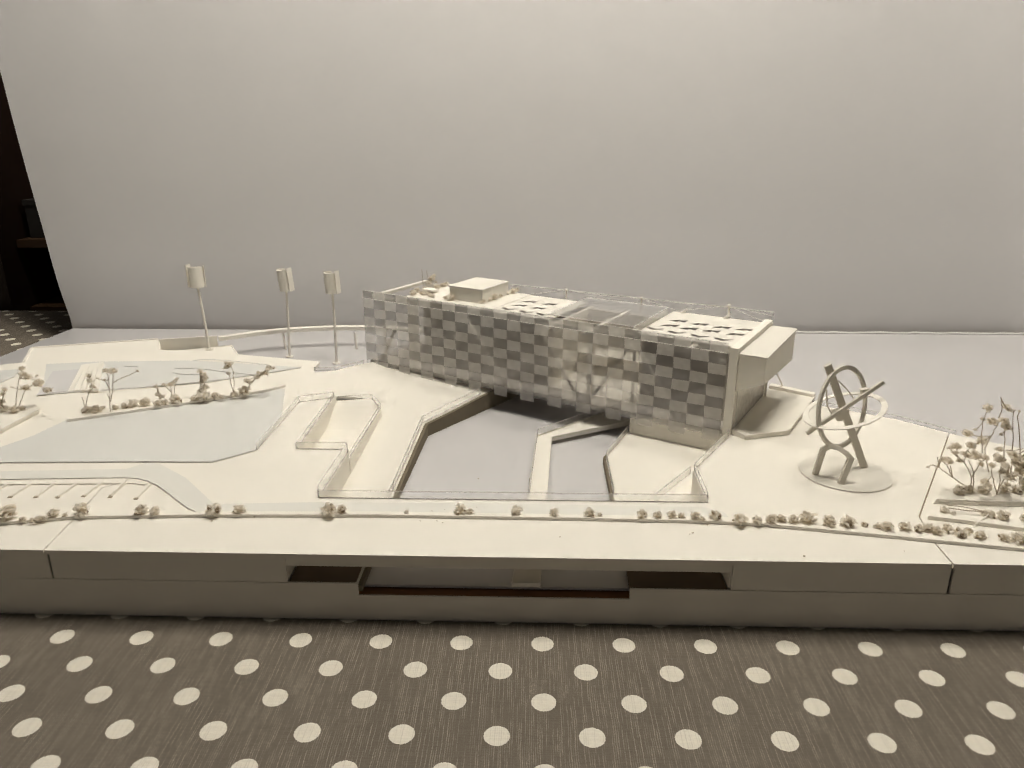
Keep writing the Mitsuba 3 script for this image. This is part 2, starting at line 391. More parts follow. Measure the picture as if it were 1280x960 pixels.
# retaining walls round the ramps and the terrace
add('ramp_floor', sheet([(-0.2475, 0.8115), (-0.1905, 0.8105), (-0.1785, 0.965), (-0.1960, 1.0015), (-0.2442, 0.992)], lambda x, y: 0.0425 + 0.006 * (y - 0.81) + 0.0166 * smooth01((y - 0.925) / 0.07), 0.002), 'card', site)
add('retaining_wall', strip([(-0.1945, 0.6905), (-0.1882, 0.8)], 0.0024, 0.034, H - 0.0002), 'card', site)
add('retaining_wall', strip([(-0.1876, 0.8012), (-0.1778, 0.9645)], 0.0022, 0.036, 0.059), 'card', site)
add('retaining_wall', strip([(-0.1778, 0.9657), (-0.1955, 1.0015), (-0.2442, 0.9925)], 0.0018, 0.040, 0.0592), 'card', site)
add('retaining_wall', strip([(-0.2484, 0.812), (-0.2434, 0.991)], 0.0018, 0.040, H - 0.0003), 'card', site)
add('retaining_wall', strip([(-0.2492, 0.8108), (-0.1892, 0.8093)], 0.0018, 0.040, H - 0.0004), 'card', site)
add('retaining_wall', strip([(0.1948, 0.6806), (0.1977, 0.7551), (0.261, 0.8485)], 0.0018, 0.0385, H - 0.0003), 'card', site)

# walkway through the canal
wk = [(0.0005, 0.582), (0.0173, 0.737), (0.0322, 0.9151), (0.132, 1.0), (0.165, 0.968), (0.0506, 0.9098), (0.0364, 0.737), (0.0243, 0.5815)]
walk = thing('canal_walkway', 'narrow white card walkway raised over the lavender canal', 'walkway')
add('deck', plate(wk, 0.0362, 0.040), 'card', walk)
add('kerb', strip(wk[4:], 0.0016, 0.0352, 0.0416), 'card', walk)
add('kerb', strip(wk[:4], 0.0016, 0.0352, 0.0412), 'card', walk)
add('support', cat(box(0.003, 0.023, 0.60, 0.603, W, 0.0362), box(0.02, 0.036, 0.80, 0.803, W, 0.0362)), 'grey_card', walk)

# ------------------------------------------------------------------ clear railings
def railing(label, line, z, h, bright=False, tilt=0.0):
    t = thing('clear_railing', label, 'railing', None)
    zf = z if callable(z) else (lambda x, y: z)
    P = [np.array([x, y, zf(x, y)]) for x, y in line]
    for a, b in zip(P[:-1], P[1:]):
        u = np.array([0, 0, h])
        add('pane', quad(a, b, b + u, a + u), 'acetate', t)
    add('top_edge', cat(*[tube([a + [0, 0, h], b + [0, 0, h]], 0.00036, 4) for a, b in zip(P[:-1], P[1:])]), 'film_edge', t)
    add('bottom_edge', cat(*[tube([a + [0, 0, 0.0004], b + [0, 0, 0.0004]], 0.00042, 4) for a, b in zip(P[:-1], P[1:])]), 'film_edge', t)
    for q in P:
        add('end_edge', tube([q, q + [0, 0, h]], 0.00042, 4), 'film_edge', t)
    return t
railing('long clear film railing along the road edge in front of the canal', [(-0.195, 0.6896), (0.1945, 0.6796)], H, 0.0085)
railing('clear railing on the front wall beside the lower promenade', [(-0.1948, 0.6912), (-0.1882, 0.7995)], H, 0.0125)
railing('short clear railing at the near end of the sunken ramp', [(-0.249, 0.8103), (-0.190, 0.8088)], H, 0.0085)
railing('clear railing along the wall between the two ramp lanes', [(-0.2494, 0.8115), (-0.2444, 0.9812)], H, 0.007)
railing('clear railing along the left edge of the ramp by the blue sheet', [(-0.2938, 0.8065), (-0.2867, 0.9648), (-0.2444, 0.984)], H, 0.0085)
railing('clear railing on the low wall facing the promenade', [(-0.1879, 0.803), (-0.1778, 0.965)], 0.059, 0.006)
railing('bent clear railing round the far end of the sunken ramp', [(-0.1778, 0.966), (-0.1955, 1.0022), (-0.2436, 0.9932)], 0.0592, 0.007)
railing('clear railing on the left bank of the canal', [(-0.1395, 0.692), (-0.1318, 0.764), (-0.119, 0.941), (-0.046, 1.036)], lambda x, y: zL(x, y) + 0.001, 0.009)
railing('clear railing on the left side of the canal walkway', [(0.0185, 0.745), (0.0330, 0.914), (0.128, 0.996)], 0.0412, 0.009)
railing('clear railing round the left edge of the lower terrace', [(0.1118, 0.755), (0.1148, 0.8508), (0.152, 0.93)], 0.0385, 0.009)
railing('clear railing along the plaza edge above the terrace', [(0.1955, 0.686), (0.1982, 0.7545), (0.2606, 0.8475)], H, 0.0085)
railing('clear slanting railing on the terrace ramp', [(0.135, 0.705), (0.1935, 0.752)], lambda x, y: 0.044 + (x - 0.135) * 0.35, 0.009)
railing('clear film strip along the far edge of the plaza', [(0.4005, 0.9625), (0.4895, 0.9055), (0.5375, 0.8545)], H - 0.002, 0.0065)
railing('small clear film pane by the opening at the promenade top', [(-0.3015, 1.1095), (-0.2705, 1.1075), (-0.2325, 1.1445)], 0.0655, 0.006)

# ------------------------------------------------------------------ paper roads laid on the deck
Z1 = H + 0.0004
def paper(name, pts, th=0.0014, bsdf='card_blue', label=None, z=Z1):
    key = struct(name, plate(xy(pts, z + th), z, z + th), bsdf)
    if label:
        labels[key].update(label=label, category=name)
    return key
paper('pavement', [(-60, 580), (0, 577.5), (183, 576.5), (265, 577), (320, 562), (352, 520), (356, 486), (335, 486.5), (85, 524), (40, 545), (-60, 580)], label='large pale blue paper sheet in front of the long left planter')
paper('road', [(-60, 590), (0, 589), (158, 586), (183, 578.3), (200, 580), (232, 597), (278, 640), (252, 641.5), (235, 635), (218, 622.5), (205, 612), (196, 606), (185, 601), (172, 597.8), (155, 596.5), (0, 599), (-60, 600)], th=0.0013, bsdf='card_road', label='curving pale blue paper road past the parking bays')
paper('road', [(262, 630), (400, 627.5), (640, 629.5), (880, 634), (905, 640), (915, 651), (860, 648.5), (700, 645), (470, 641), (270, 641)], th=0.0007, bsdf='card_road', label='straight pale paper road along the shrub kerb', z=H + 0.0003)
paper('ground', [(52, 493), (100, 489), (195, 482.5), (262, 477), (300, 470.5), (345, 464), (376, 459), (337, 456.5), (240, 450.5), (120, 452), (58, 455)], label='pale blue layered paper sheet behind the long left planter')
paper('ground', [(-40, 490), (0, 478), (18, 470), (27, 461), (0, 463), (-40, 468)], label='small pale sheet at the left edge behind the planter')
def contour(pts, label):
    l = LineString(xy(pts, H + 0.002)).simplify(0.0005)
    c = np.array(l.coords); m = []
    key = struct('terrain', plate(l.buffer(0.0008, cap_style=2, join_style=1), H + 0.0018 + 0.00001 * len(labels), H + 0.0027), 'card_blue')
    labels[key].update(label=label, category='terrain layer')
contour([(218, 461), (238, 460.5), (256, 461.5), (282, 465), (318, 468.5)], 'contour layer edge through the middle of the blue sheet')
contour([(241, 451), (252, 449.6), (280, 450.3), (306, 453), (336, 456.3)], 'contour layer edge along the back of the blue sheet')
contour([(216, 465.8), (224, 467.6), (250, 468.3)], 'short contour layer edge left of the small tree')
contour([(155, 457.8), (172, 458.5)], 'very short contour layer edge near the stair')
contour([(113, 488.6), (128, 489.2), (160, 486), (195, 482.8), (250, 477.5), (275, 474.5)], 'long contour layer edge just behind the shrubs')
st = thing('stair', 'tiny white paper stair beside the pale sunken court', 'stair')
for k in range(5):
    a, b = at(88 + 8 * k, 489 + 0.2 * k, H + 0.002), at(105 + 5.6 * k, 456, H + 0.002)
    add('step', strip([a, b], 0.006, H + 0.0019, H + 0.0028 + 0.0009 * k), 'card', st)
struct('court', plate(xy([(46, 494), (86, 488), (103, 461), (66, 464)], H + 0.0025), H + 0.0019, H + 0.0026), 'paper')
labels['court'].update(label='pale lavender court beside the tiny stair', category='court')

# parking bays
paper('parking', [(-60, 601.5), (0, 600.2), (155, 598), (172, 599), (186, 602.6), (181, 605.6), (165, 603.6), (128, 604.3), (60, 604.6), (0, 605.3), (-60, 607)], th=0.0012, bsdf='card', label='cream kerb strip at the head of the parking bays', z=H + 0.0002)
for k, (a, b) in enumerate([((9, 606.5), (-18, 623)), ((40.5, 604.8), (13, 622)), ((70, 604), (45, 622)), ((98, 604), (72, 622.5)), ((128, 604), (104.6, 621)), ((159, 602), (138, 622)), ((188, 607), (170, 624))]):
    m = strip([at(*a, H), at(*b, H)], 0.0022, H + 0.0001, H + (0.0034 if k == 5 else 0.0022))
    tag(add('bay_line', m, 'card'), ['white paper bay divider cut by the left edge of the frame', 'second white bay divider from the left end', 'third white bay divider from the left end', 'middle white bay divider of the parking row',
        'white bay divider left of the tallest divider', 'tallest white bay divider over the deck seam', 'white bay divider nearest the curving road'][k], 'bay divider', 'parking bay dividers')
    add('end_tab', box(*(lambda p: (p[0] - 0.002, p[0] + 0.002, p[1] - 0.0012, p[1] + 0.0012))(at(*b, H)), H + 0.0001, H + 0.0012), 'stem_brown', 'bay_line' if k == 0 else f'bay_line_{k:03d}')

# front kerb strip that carries the shrubs
kerb_front = [(-0.62, 0.640)] + [(-0.4801, 0.6338), (-0.4188, 0.6452), (-0.2984, 0.6491), (-0.1301, 0.6491), (0.0607, 0.6429), (0.1883, 0.6369), (0.2391, 0.6309), (0.3484, 0.6092), (0.4507, 0.5875), (0.56, 0.562)]
kerb_front[0] = (-0.60, 0.612)
kerb_back = [(x, y + w) for (x, y), w in zip(kerb_front, [0.010, 0.009, 0.007, 0.006, 0.006, 0.006, 0.008, 0.0115, 0.016, 0.018, 0.020])]
kerb = thing('shrub_kerb', 'long narrow white kerb strip along the front road carrying a row of shrubs', 'kerb strip')
add('strip', plate(kerb_front + kerb_back[::-1], H + 0.0002, H + 0.0034), 'card', kerb)
KZ = H + 0.0034

# ------------------------------------------------------------------ dried-flower shrubs and trees
CREAM, TAN, BROWN = np.array([0.92, 0.89, 0.82]), np.array([0.80, 0.73, 0.605]), np.array([0.34, 0.26, 0.18])
def clump(seed, n=26, flat=0.92):
    """A crumpled dried flower head of radius about 1, made of curled petals."""
    r = np.random.default_rng(seed)
    V, F, C = [], [], []
    core = trimesh.creation.icosphere(1, 0.52)
    cv = core.vertices * (1 + 0.3 * (r.random((len(core.vertices), 1)) - 0.5)) * [1, 1, flat]
    V.append(cv); F.append(core.faces); C.append(np.tile(TAN * 0.95, (len(cv), 1)))
    k = len(cv)
    tone = r.random()
    for i in range(n):
        z = r.uniform(-0.55, 1.0); a = r.uniform(0, 2 * np.pi)
        d = np.array([math.sqrt(max(0, 1 - z * z)) * math.cos(a), math.sqrt(max(0, 1 - z * z)) * math.sin(a), z])
        t = np.cross(d, r.normal(size=3)); t /= np.linalg.norm(t); s = np.cross(d, t)
        lean = r.uniform(0.1, 1.0); ax = d * lean + t * (1 - lean) * 0.9; ax /= np.linalg.norm(ax)
        base = d * r.uniform(0.32, 0.58)
        L, w = r.uniform(0.36, 0.62), r.uniform(0.15, 0.30)
        curl = r.uniform(-0.25, 0.30)
        pts = [base - s * w * 0.5, base + s * w * 0.5, base + ax * L * 0.55 - s * w + d * curl * 0.3, base + ax * L * 0.5 + d * 0.12, base + ax * L * 0.55 + s * w + d * curl * 0.3,
               base + ax * L * 0.95 - s * w * 0.6 + t * curl, base + ax * L + s * w * 0.6 + t * curl]
        V.append(np.array(pts) * [1, 1, flat])
        F.append(np.array([[0, 1, 3], [0, 3, 2], [1, 4, 3], [2, 3, 5], [3, 6, 5], [3, 4, 6]]) + k)
        q = np.clip(r.normal(0.08 + 0.32 * tone, 0.24), 0, 1)
        c = CREAM * (1 - q) + TAN * q
        if r.random() < 0.07:
            c = BROWN
        C.append(np.array([c * 0.8, c * 0.8, c, c * 0.95, c, c, c]))
        k += 7
    return np.vstack(V), np.vstack(F), np.vstack(C)
CLUMPS = []
for s in range(9):
    v, f, c = clump(100 + s, 52 if s < 6 else 36)
    CLUMPS.append((mikit.ply(trimesh.Trimesh(v, f, process=False), 'petal', color=c), abs(v[:, 2].min())))
def clump_at(p, r, squash=1.0):
    d, low = CLUMPS[rng.randrange(9)]
    return {**d, 'to_world': T().translate(list(map(float, p))).rotate([0, 0, 1], rng.uniform(0, 360)).rotate([1, 0, 0], rng.uniform(-18, 18)).scale([r * rng.uniform(0.9, 1.1), r * rng.uniform(0.9, 1.1), r * squash * rng.uniform(0.9, 1.1)])}
def shrub(px, py, wpx, z, label, group, squash=0.9):
    p = at(px, py, z)
    r = 0.56 * wpx / FPX * float((p - EYE) @ FWD) * 0.98
    p = p + [0, 0.25 * r, 0.62 * r * squash]
    key = add('shrub', clump_at(p, r, squash), None)
    return tag(key, label, 'shrub', group)

def words(n):
    return ['first', 'second', 'third', 'fourth', 'fifth', 'sixth', 'seventh', 'eighth', 'ninth', 'tenth', 'eleventh', 'twelfth', 'thirteenth', 'fourteenth', 'fifteenth', 'sixteenth', 'seventeenth', 'eighteenth', 'nineteenth', 'twentieth',
            'twenty-first', 'twenty-second', 'twenty-third', 'twenty-fourth', 'twenty-fifth'][n]
def sized(w):
    return 'tiny' if w < 8 else 'small' if w < 12 else 'rounded' if w < 16 else 'plump'
ROW = [(8, 649, 24), (28, 651, 8), (40, 651.5, 7), (48, 650.5, 8), (55, 649.5, 7), (66, 645.5, 14), (81, 645, 6), (102, 643.5, 20), (176, 642.5, 15), (193, 642.5, 13), (267, 642.5, 18), (299, 641, 15), (411, 642.5, 18), (427, 640, 13),
       (508, 641, 6), (575, 641.5, 15), (588, 641.5, 9), (646, 642, 14), (693, 643.5, 12), (737, 644.5, 13), (750, 644.5, 7), (803, 646.5, 14), (822, 646.5, 11), (840, 646.5, 12), (852, 647, 9), (869, 648, 12), (878, 650, 8), (895, 649, 15),
       (925, 653.5, 18), (947, 654, 12), (964, 653, 14), (977, 651.5, 12), (992, 653, 13), (1010, 653, 18), (1037, 657, 17), (1060, 658, 17), (1081, 658, 9), (1097, 660, 9), (1110, 662.5, 15), (1131, 662, 14), (1149, 664, 12), (1160, 664, 13),
       (1172, 668, 14), (1184, 665, 14), (1201, 671, 15), (1211, 667, 12), (1226, 673.5, 14), (1255, 676, 14), (1275, 679, 18), (1303, 684, 17)]
half = 27
for i, (px, py, w) in enumerate(ROW):
    where = f'{words(i)} from the left end of the front kerb' if i < 25 else f'{words(len(ROW) - 1 - i)} from the right end of the front kerb'
    shrub(px, py + 1, w * 1.08, KZ - 0.0006, f'{sized(w)} dried cream shrub, {where}', 'shrubs along the front kerb')

def blossom(parent, p, r):
    add('blossom', clump_at(p, r, 0.85), None, parent)
def tree(label, foot_px, z, stems, blossoms, group, spread=0.012):
    t = thing('miniature_tree', label, 'tree', group)
    foot = at(*foot_px, z)
    depth = float((foot - EYE) @ FWD)
    offs = {}
    for s in stems:
        off = rng.uniform(-spread, spread)
        n = len(s)
        pts = []
        for k, (x, y) in enumerate(s):
            key = (x, y)
            if key not in offs:
                offs[key] = 0.0 if (abs(x - foot_px[0]) + abs(y - foot_px[1])) < 3 else off * k / (n - 1)
            pts.append(upright(x, y, foot, offs[key]))
        pts = np.array(pts)
        if len(pts) > 2:                       # round the bends
            u = np.linspace(0, len(pts) - 1, 3 * len(pts))
            pts = np.stack([np.interp(u, range(len(pts)), pts[:, i]) for i in range(3)], 1)
            pts[1:-1] = (pts[:-2] + 2 * pts[1:-1] + pts[2:]) / 4
        pts[1:-1] += nrg.normal(0, 0.0003, pts[1:-1].shape)
        add('stem', tube(pts, 0.0006, 5, 0.0004), 'stem_brown', t)
    ends = [(s[-1], offs[s[-1]]) for s in stems]
    for x, y, w in blossoms:
        near = min(ends, key=lambda e: abs(e[0][0] - x) + abs(e[0][1] - y))
        far = abs(near[0][0] - x) + abs(near[0][1] - y)
        off = near[1] + (rng.uniform(-0.006, 0.006) if far > 3 else 0)
        p = upright(x, y, foot, off)
        blossom(t, p, 0.58 * w / FPX * depth)
        if far > 6:                            # a fine twig carries a blossom that sits off its stem
            a, b = upright(*near[0], foot, near[1]), p
            mid = (a + b) / 2 + [0, 0, -0.002]
            add('twig', tube([a, mid, b], 0.0005, 4), 'stem_brown', t)
    return t

def planter(label, top_px, z0, th, layers=1):
    t = thing('planter', label, 'planter')
    poly = xy(top_px, z0 + th)
    for k in range(layers):
        a, b = z0 + th * k / layers, z0 + th * (k + 1) / layers - (0.0002 if layers > 1 else 0)
        P = Polygon(poly)
        if k:
            P = shapely.affinity.translate(P, 0.0012 * k, 0.0004 * k)
        add('layer' if layers > 1 else 'bed', plate(P, a, b), 'card', t)
    return z0 + th
import shapely.affinity
zp = planter('long thin white planter bed running behind the blue sheet at left', [(83, 524.5), (170, 512), (260, 499), (330, 487.5), (357, 481), (330, 483.5), (300, 486), (260, 491), (200, 500), (140, 508)], H + 0.002, 0.0034)
zq = planter('white wedge planter cut by the left edge of the frame', [(-60, 570), (0, 536), (48, 511), (46, 506), (0, 498), (-60, 494)], H + 0.0002, 0.0062, 2)
zr = planter('thick layered white planter on the right with the flowering trees', [(1168, 624), (1230, 626.5), (1340, 629), (1390, 600), (1340, 575), (1262, 590), (1200, 606)], H + 0.0002, 0.0052, 3)
zs = planter('low white planter strip between the layered planter and the kerb', [(1160, 645), (1200, 649.5), (1280, 660), (1350, 669), (1352, 650), (1280, 645), (1240, 641), (1175, 636)], H + 0.0002, 0.0036)

G2 = 'trees on the long left planter'
tree('thin tree at the left tip of the long left planter', (107, 514), zp, [[(107, 514), (108, 500), (112, 488), (115, 478)], [(107, 514), (105, 503), (102, 496)], [(110, 492), (118, 483)]], [(111, 470, 7), (113, 476, 8), (115, 483, 6), (118, 484, 5)], G2)
tree('forked tree with a bare side twig reaching right, second on the long left planter', (138, 515), zp, [[(138, 515), (137, 502), (137, 488), (136, 473)], [(138, 502), (141, 488), (141, 474)], [(137, 488), (132, 476), (121, 473)], [(141, 478), (152, 473), (172, 464)], [(138, 502), (134, 492)]], [(133, 464, 9), (141, 464, 10), (121, 473, 4), (131, 475, 4), (172, 464, 4)], G2)
tree('short stubby tree in the middle of the long left planter', (202, 505), zp, [[(202, 505), (200, 496), (196, 483)]], [(195, 483, 5), (197, 493, 7), (202, 496, 9)], G2)
tree('small two-stemmed tree right of the stubby tree on the long left planter', (215, 503), zp, [[(215, 503), (214, 493), (213, 483)], [(215, 503), (217, 493), (219, 480)], [(214, 490), (206, 482)]], [(205, 481, 6), (213, 481, 9), (221, 474, 6), (217, 478, 6)], G2)
tree('bushy upright tree stacked with blossoms on the long left planter', (253, 499), zp, [[(253, 499), (254, 485), (253, 470), (250, 464)]], [(250, 464, 8), (254, 469, 9), (257, 473, 7), (253, 477, 9), (257, 484, 8), (252, 490, 12), (257, 495, 9), (250, 496, 10)], G2)
tree('drooping tree with head bent left near the right end of the long planter', (293, 495), zp, [[(293, 495), (292, 478), (291, 463), (287, 455)], [(293, 495), (289, 480), (286, 466)]], [(282, 454, 5), (287, 455, 9), (284, 459, 8), (286, 467, 6)], G2)
tree('slanting tree leaning right at the right tip of the long left planter', (303, 494), zp, [[(303, 494), (312, 481), (322, 471), (336, 460)]], [(308, 476, 9), (313, 478, 6), (321, 472, 9), (323, 466, 6), (331, 467, 9), (336, 460, 9), (341, 460, 6)], G2)
for i, (px, py, w) in enumerate([(108, 517, 12), (119, 516.5, 14), (128, 512, 7), (144, 512, 9), (155, 511, 10), (166, 509, 14), (181, 508, 14), (198, 508, 12), (206, 506, 9), (220, 504.5, 16), (242, 502, 10), (254, 501, 18), (268, 498, 11), (277, 499, 8), (292, 496.5, 10), (305, 495, 17)]):
    shrub(px, py, w, zp - 0.0005, f'{sized(w)} dried shrub, {words(i)} from the left tip of the long left planter', 'shrubs on the long left planter')
G1 = 'trees on the wedge planter'
tree('tall tree with hanging blossoms at the tip of the left wedge planter', (20, 512), zq, [[(20, 512), (20, 495), (24, 472)], [(22, 512), (27, 498), (33, 486)], [(24, 474), (34, 472), (46, 476)], [(33, 486), (42, 480), (58, 486)]], [(27, 461, 8), (29, 468, 9), (35, 472, 10), (31, 485, 11), (48, 479, 13), (59, 488, 10), (46, 470, 4), (14, 484, 3)], G1)
tree('pale tree with white blossoms at the left frame edge', (2, 514), zq, [[(2, 514), (3, 500), (6, 487)]], [(6, 487, 8), (3, 493, 7), (1, 503, 10)], G1)
for i, (px, py, w) in enumerate([(-3, 516, 18), (7, 514, 10), (17, 517, 13), (28, 513, 8)]):
    shrub(px, py, w, zq - 0.0005, f'{sized(w)} dried shrub, {words(3 - i)} from the tip of the left wedge planter', 'shrubs on the wedge planter')
G3 = 'trees on the right layered planter'
tree('forked tree with five brown blossoms at the left end of the right planter', (1214, 615), zr, [[(1214, 615), (1214, 592), (1205, 578), (1197, 570)], [(1214, 598), (1220, 588), (1227, 576)], [(1216, 615), (1218, 592), (1211, 575)], [(1205, 578), (1209, 563)]], [(1188, 560, 7), (1196, 558, 12), (1194, 566, 8), (1205, 567, 9), (1222, 571, 12), (1214, 557, 13), (1232, 572, 9), (1210, 570, 8), (1200, 576, 9), (1218, 566, 9), (1226, 580, 8)], G3)
tree('bent twig tree reaching out left over the deck seam', (1207, 607), zr, [[(1207, 607), (1191, 597), (1173, 584), (1172, 571)], [(1173, 584), (1165, 581), (1160, 584)], [(1191, 597), (1185, 583), (1178, 576)], [(1191, 597), (1188, 582)], [(1173, 584), (1178, 571)]], [(1160, 584, 4), (1183, 575, 12), (1188, 578, 8)], G3)
tree('dark-stemmed forked tree in the middle of the right planter', (1246, 618), zr, [[(1246, 618), (1243, 604), (1240, 594)], [(1246, 618), (1250, 600), (1250, 588), (1252, 575)], [(1248, 610), (1256, 598), (1261, 580)]], [(1231, 603, 12), (1250, 575, 13), (1256, 582, 12), (1246, 570, 9), (1262, 598, 11), (1259, 606, 9), (1268, 594, 10), (1240, 582, 9), (1254, 590, 11)], G3)
tree('tall back tree with open blossom heads on the right planter', (1236, 590), zr, [[(1236, 590), (1230, 562), (1240, 543), (1247, 532)], [(1228, 566), (1227, 548), (1228, 528)], [(1254, 588), (1256, 560), (1256, 538)], [(1233, 556), (1238, 545)], [(1247, 532), (1253, 512), (1251, 497)]], [(1235, 510, 11), (1240, 527, 13), (1255, 526, 12), (1259, 534, 13), (1258, 508, 9), (1262, 513, 8), (1228, 524, 6), (1209, 542, 14), (1227, 551, 13), (1219, 537, 5), (1251, 543, 5)], G3)
tree('thin bare-stemmed tree at the right frame edge', (1274, 605), zr, [[(1262, 600), (1266, 560), (1267, 514)], [(1274, 605), (1276, 560), (1271, 522), (1274, 514)], [(1274, 605), (1280, 580), (1285, 560)]], [(1266, 569, 15), (1276, 574, 14), (1270, 580, 11), (1250, 562, 10), (1275, 590, 12), (1281, 602, 12), (1274, 514, 4), (1268, 513, 4), (1288, 566, 14), (1279, 583, 12)], G3)
for i, (px, py, w) in enumerate([(1199, 618, 15), (1211, 616, 14), (1230, 617, 14), (1237, 611, 8), (1256, 616, 13), (1271, 617, 13), (1283, 614, 15)]):
    shrub(px, py, w, zr - 0.0005, f'{sized(w)} dried shrub, {words(i)} from the left end of the right layered planter', 'shrubs on the right layered planter')
for i, (px, py, w) in enumerate([(1181, 641, 11), (1192, 644, 7), (1233, 646, 12), (1240, 648, 13), (1254, 650, 16), (1280, 651, 11)]):
    shrub(px, py, w, zs - 0.0005, f'{sized(w)} dried shrub, {words(i)} from the left end of the low right planter strip', 'shrubs on the low right planter')
a = [at(x, y, zs + 0.004) for x, y in [(1186, 635), (1208, 638), (1236, 640)]]
twg = thing('fallen_twig', 'thin dry twig lying along the low right planter strip', 'twig')
add('stem', tube(a, 0.0006, 5), 'stem_brown', twg)
add('stem', tube([a[0] + [0, 0.004, 0.001], a[1] + [0, 0.003, 0.002], a[2] + [-0.005, 0.002, 0]], 0.0005, 5), 'stem_brown', twg)
tag(add('straw', tube([at(1217, 657, H + 0.002), at(1236, 643, zs + 0.003)], 0.0006, 5), 'card'), 'pale straw lying between the kerb and the low right planter', 'straw')
crumbs = []
for px, py in [(265, 652), (525, 652), (553, 654), (546, 652), (556, 638), (596, 635), (653, 636), (866, 667), (862, 668.5), (1005, 696), (318, 647), (884, 657), (598, 599), (540, 640), (1130, 690), (700, 672)]:
    p = at(px, py, H)
    c = trimesh.creation.icosphere(0, rng.uniform(0.0006, 0.0011)); c.apply_scale([1.3, 1, 0.6]); c.apply_translation(p + [0, 0, 0.0009]); crumbs.append(c)
tag(add('crumbs', cat(*crumbs), 'stem_brown'), 'scattered tiny brown plant crumbs on the white deck', 'crumbs', kind='stuff')

# ------------------------------------------------------------------ the building
ANG = math.radians(31.5)
DV, EV, ZV = np.array([math.cos(ANG), -math.sin(ANG), 0]), np.array([math.sin(ANG), math.cos(ANG), 0]), np.array([0, 0, 1.0])
PC = np.array([0.2652, 0.8539, 0.0])
def L3(s, e, z):
    return PC + DV * s + EV * e + ZV * z
MB = np.eye(4); MB[:3, 0], MB[:3, 1], MB[:3, 2], MB[:3, 3] = DV, EV, ZV, PC
def loc(m):
    m = m.copy(); m.apply_transform(MB); return m
def lbox(s0, s1, e0, e1, z0, z1):
    return loc(box(s0, s1, e0, e1, z0, z1))
def lplate(pts, z0, z1):
    return loc(plate(pts, z0, z1))
def to_local(p):
    v = p - PC
    return float(v @ DV), float(v @ EV)

B = thing('exhibition_building', 'white model building with a long translucent chequered facade over the canal', 'building')
S0, S1, ZB, ZT, ZP = -0.5805, -0.0135, 0.0562, 0.1685, 0.1806
# facade: clear sheet with frosted and tinted squares glued on
fac = add('facade', loc(quad((S0, 0, ZB + 0.006), (S1, 0, ZB + 0.006), (S1, 0, ZP), (S0, 0, ZP))), 'acetate', B)
NC, NR = 26, 8
cols = np.linspace(S0, S1, NC + 1)
rows = [ZP - 0.0004] + list(np.linspace(ZT - 0.0006, ZB, NR + 1))
for r in range(NR + 1):
    for c in range(NC):
        s0, s1 = cols[c], cols[c + 1]
        z1, z0 = rows[r], rows[r + 1]
        if r == 0:
            z0 += 0.0012
        j = lambda k=0.0007: rng.uniform(-k, k)
        if (r + c) % 2:
            if r == NR and 8 <= c <= 19 and rng.random() < 0.15:
                continue
            sk = j(0.0006)
            e = -0.0008 - rng.random() * 0.0005
            m = quad((s0 + j() - sk, e, z0 + j()), (s1 + j() - sk, e + 0.0002, z0 + j()), (s1 + j() + sk, e, z1 + j(0.0004)), (s0 + j() + sk, e, z1 + j(0.0004)))
            add('frosted_panel', loc(m), 'frosted', fac)
        elif r < NR:
            e = 0.0007
            m = quad((s0 + j(0.0003), e, z0 + j(0.0003)), (s1 + j(0.0003), e, z0 + j(0.0003)), (s1 + j(0.0003), e, z1), (s0 + j(0.0003), e, z1))
            add('tinted_panel', loc(m), 'tinted', fac)
add('fold_line', loc(tube([(S0, -0.0010, ZT + 0.0002), (S1 + 0.002, -0.0010, ZT + 0.0002)], 0.0005, 5)), 'film_edge_bright', fac)
add('top_edge', loc(tube([(S0, 0, ZP), (S1 + 0.002, 0, ZP)], 0.0005, 5)), 'film_edge_bright', fac)
add('end_edge', loc(tube([(S0, 0, ZB), (S0, 0, ZP)], 0.0004, 5)), 'film_edge', fac)
add('sheet_joint', loc(tube([(cols[17], -0.0004, ZB + 0.02), (cols[17], -0.0004, ZP)], 0.00035, 5)), 'film_edge', fac)
# floors, walls, core
add('floor_slab', lbox(-0.578, -0.0105, 0.006, 0.156, 0.0635, 0.0685), 'grey_shaded_board', B)  # shade of the slab edge put into the darker board colour
add('roof_beam', lbox(-0.578, -0.572, 0.012, 0.152, 0.1655, 0.1705), 'card', B)
add('edge_beam', lbox(-0.572, -0.0105, 0.030, 0.034, 0.1600, 0.1652), 'card', B)
add('gallery_wall', lbox(-0.492, -0.268, 0.036, 0.040, 0.0686, 0.1598), 'grey_shaded_board', B)
add('gallery_wall', lbox(-0.492, -0.488, 0.0405, 0.153, 0.0686, 0.1635), 'card', B)
add('gallery_wall', lbox(-0.272, -0.268, 0.0405, 0.153, 0.0686, 0.1600), 'card', B)
add('gallery_wall', lbox(-0.134, -0.0107, 0.036, 0.040, 0.0686, 0.1598), 'grey_shaded_board', B)
add('gallery_wall', lbox(-0.134, -0.130, 0.0405, 0.153, 0.0686, 0.1600), 'card', B)
add('back_wall', lbox(-0.578, -0.49, 0.1535, 0.1555, 0.1200, 0.1650), 'card', B)
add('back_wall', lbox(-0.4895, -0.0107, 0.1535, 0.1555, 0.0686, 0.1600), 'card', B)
add('gallery_floor', lbox(-0.2675, -0.1345, 0.110, 0.148, 0.1010, 0.1030), 'card', B)
add('added_shade_panel', lbox(-0.2675, -0.1345, 0.1485, 0.1530, 0.1032, 0.1595), 'grey_shaded_board', B)  # added dark panel; shade of the upper atrium put into its colour
add('gallery_floor', lbox(-0.2675, -0.1345, 0.030, 0.153, 0.0690, 0.0712), 'card', B)
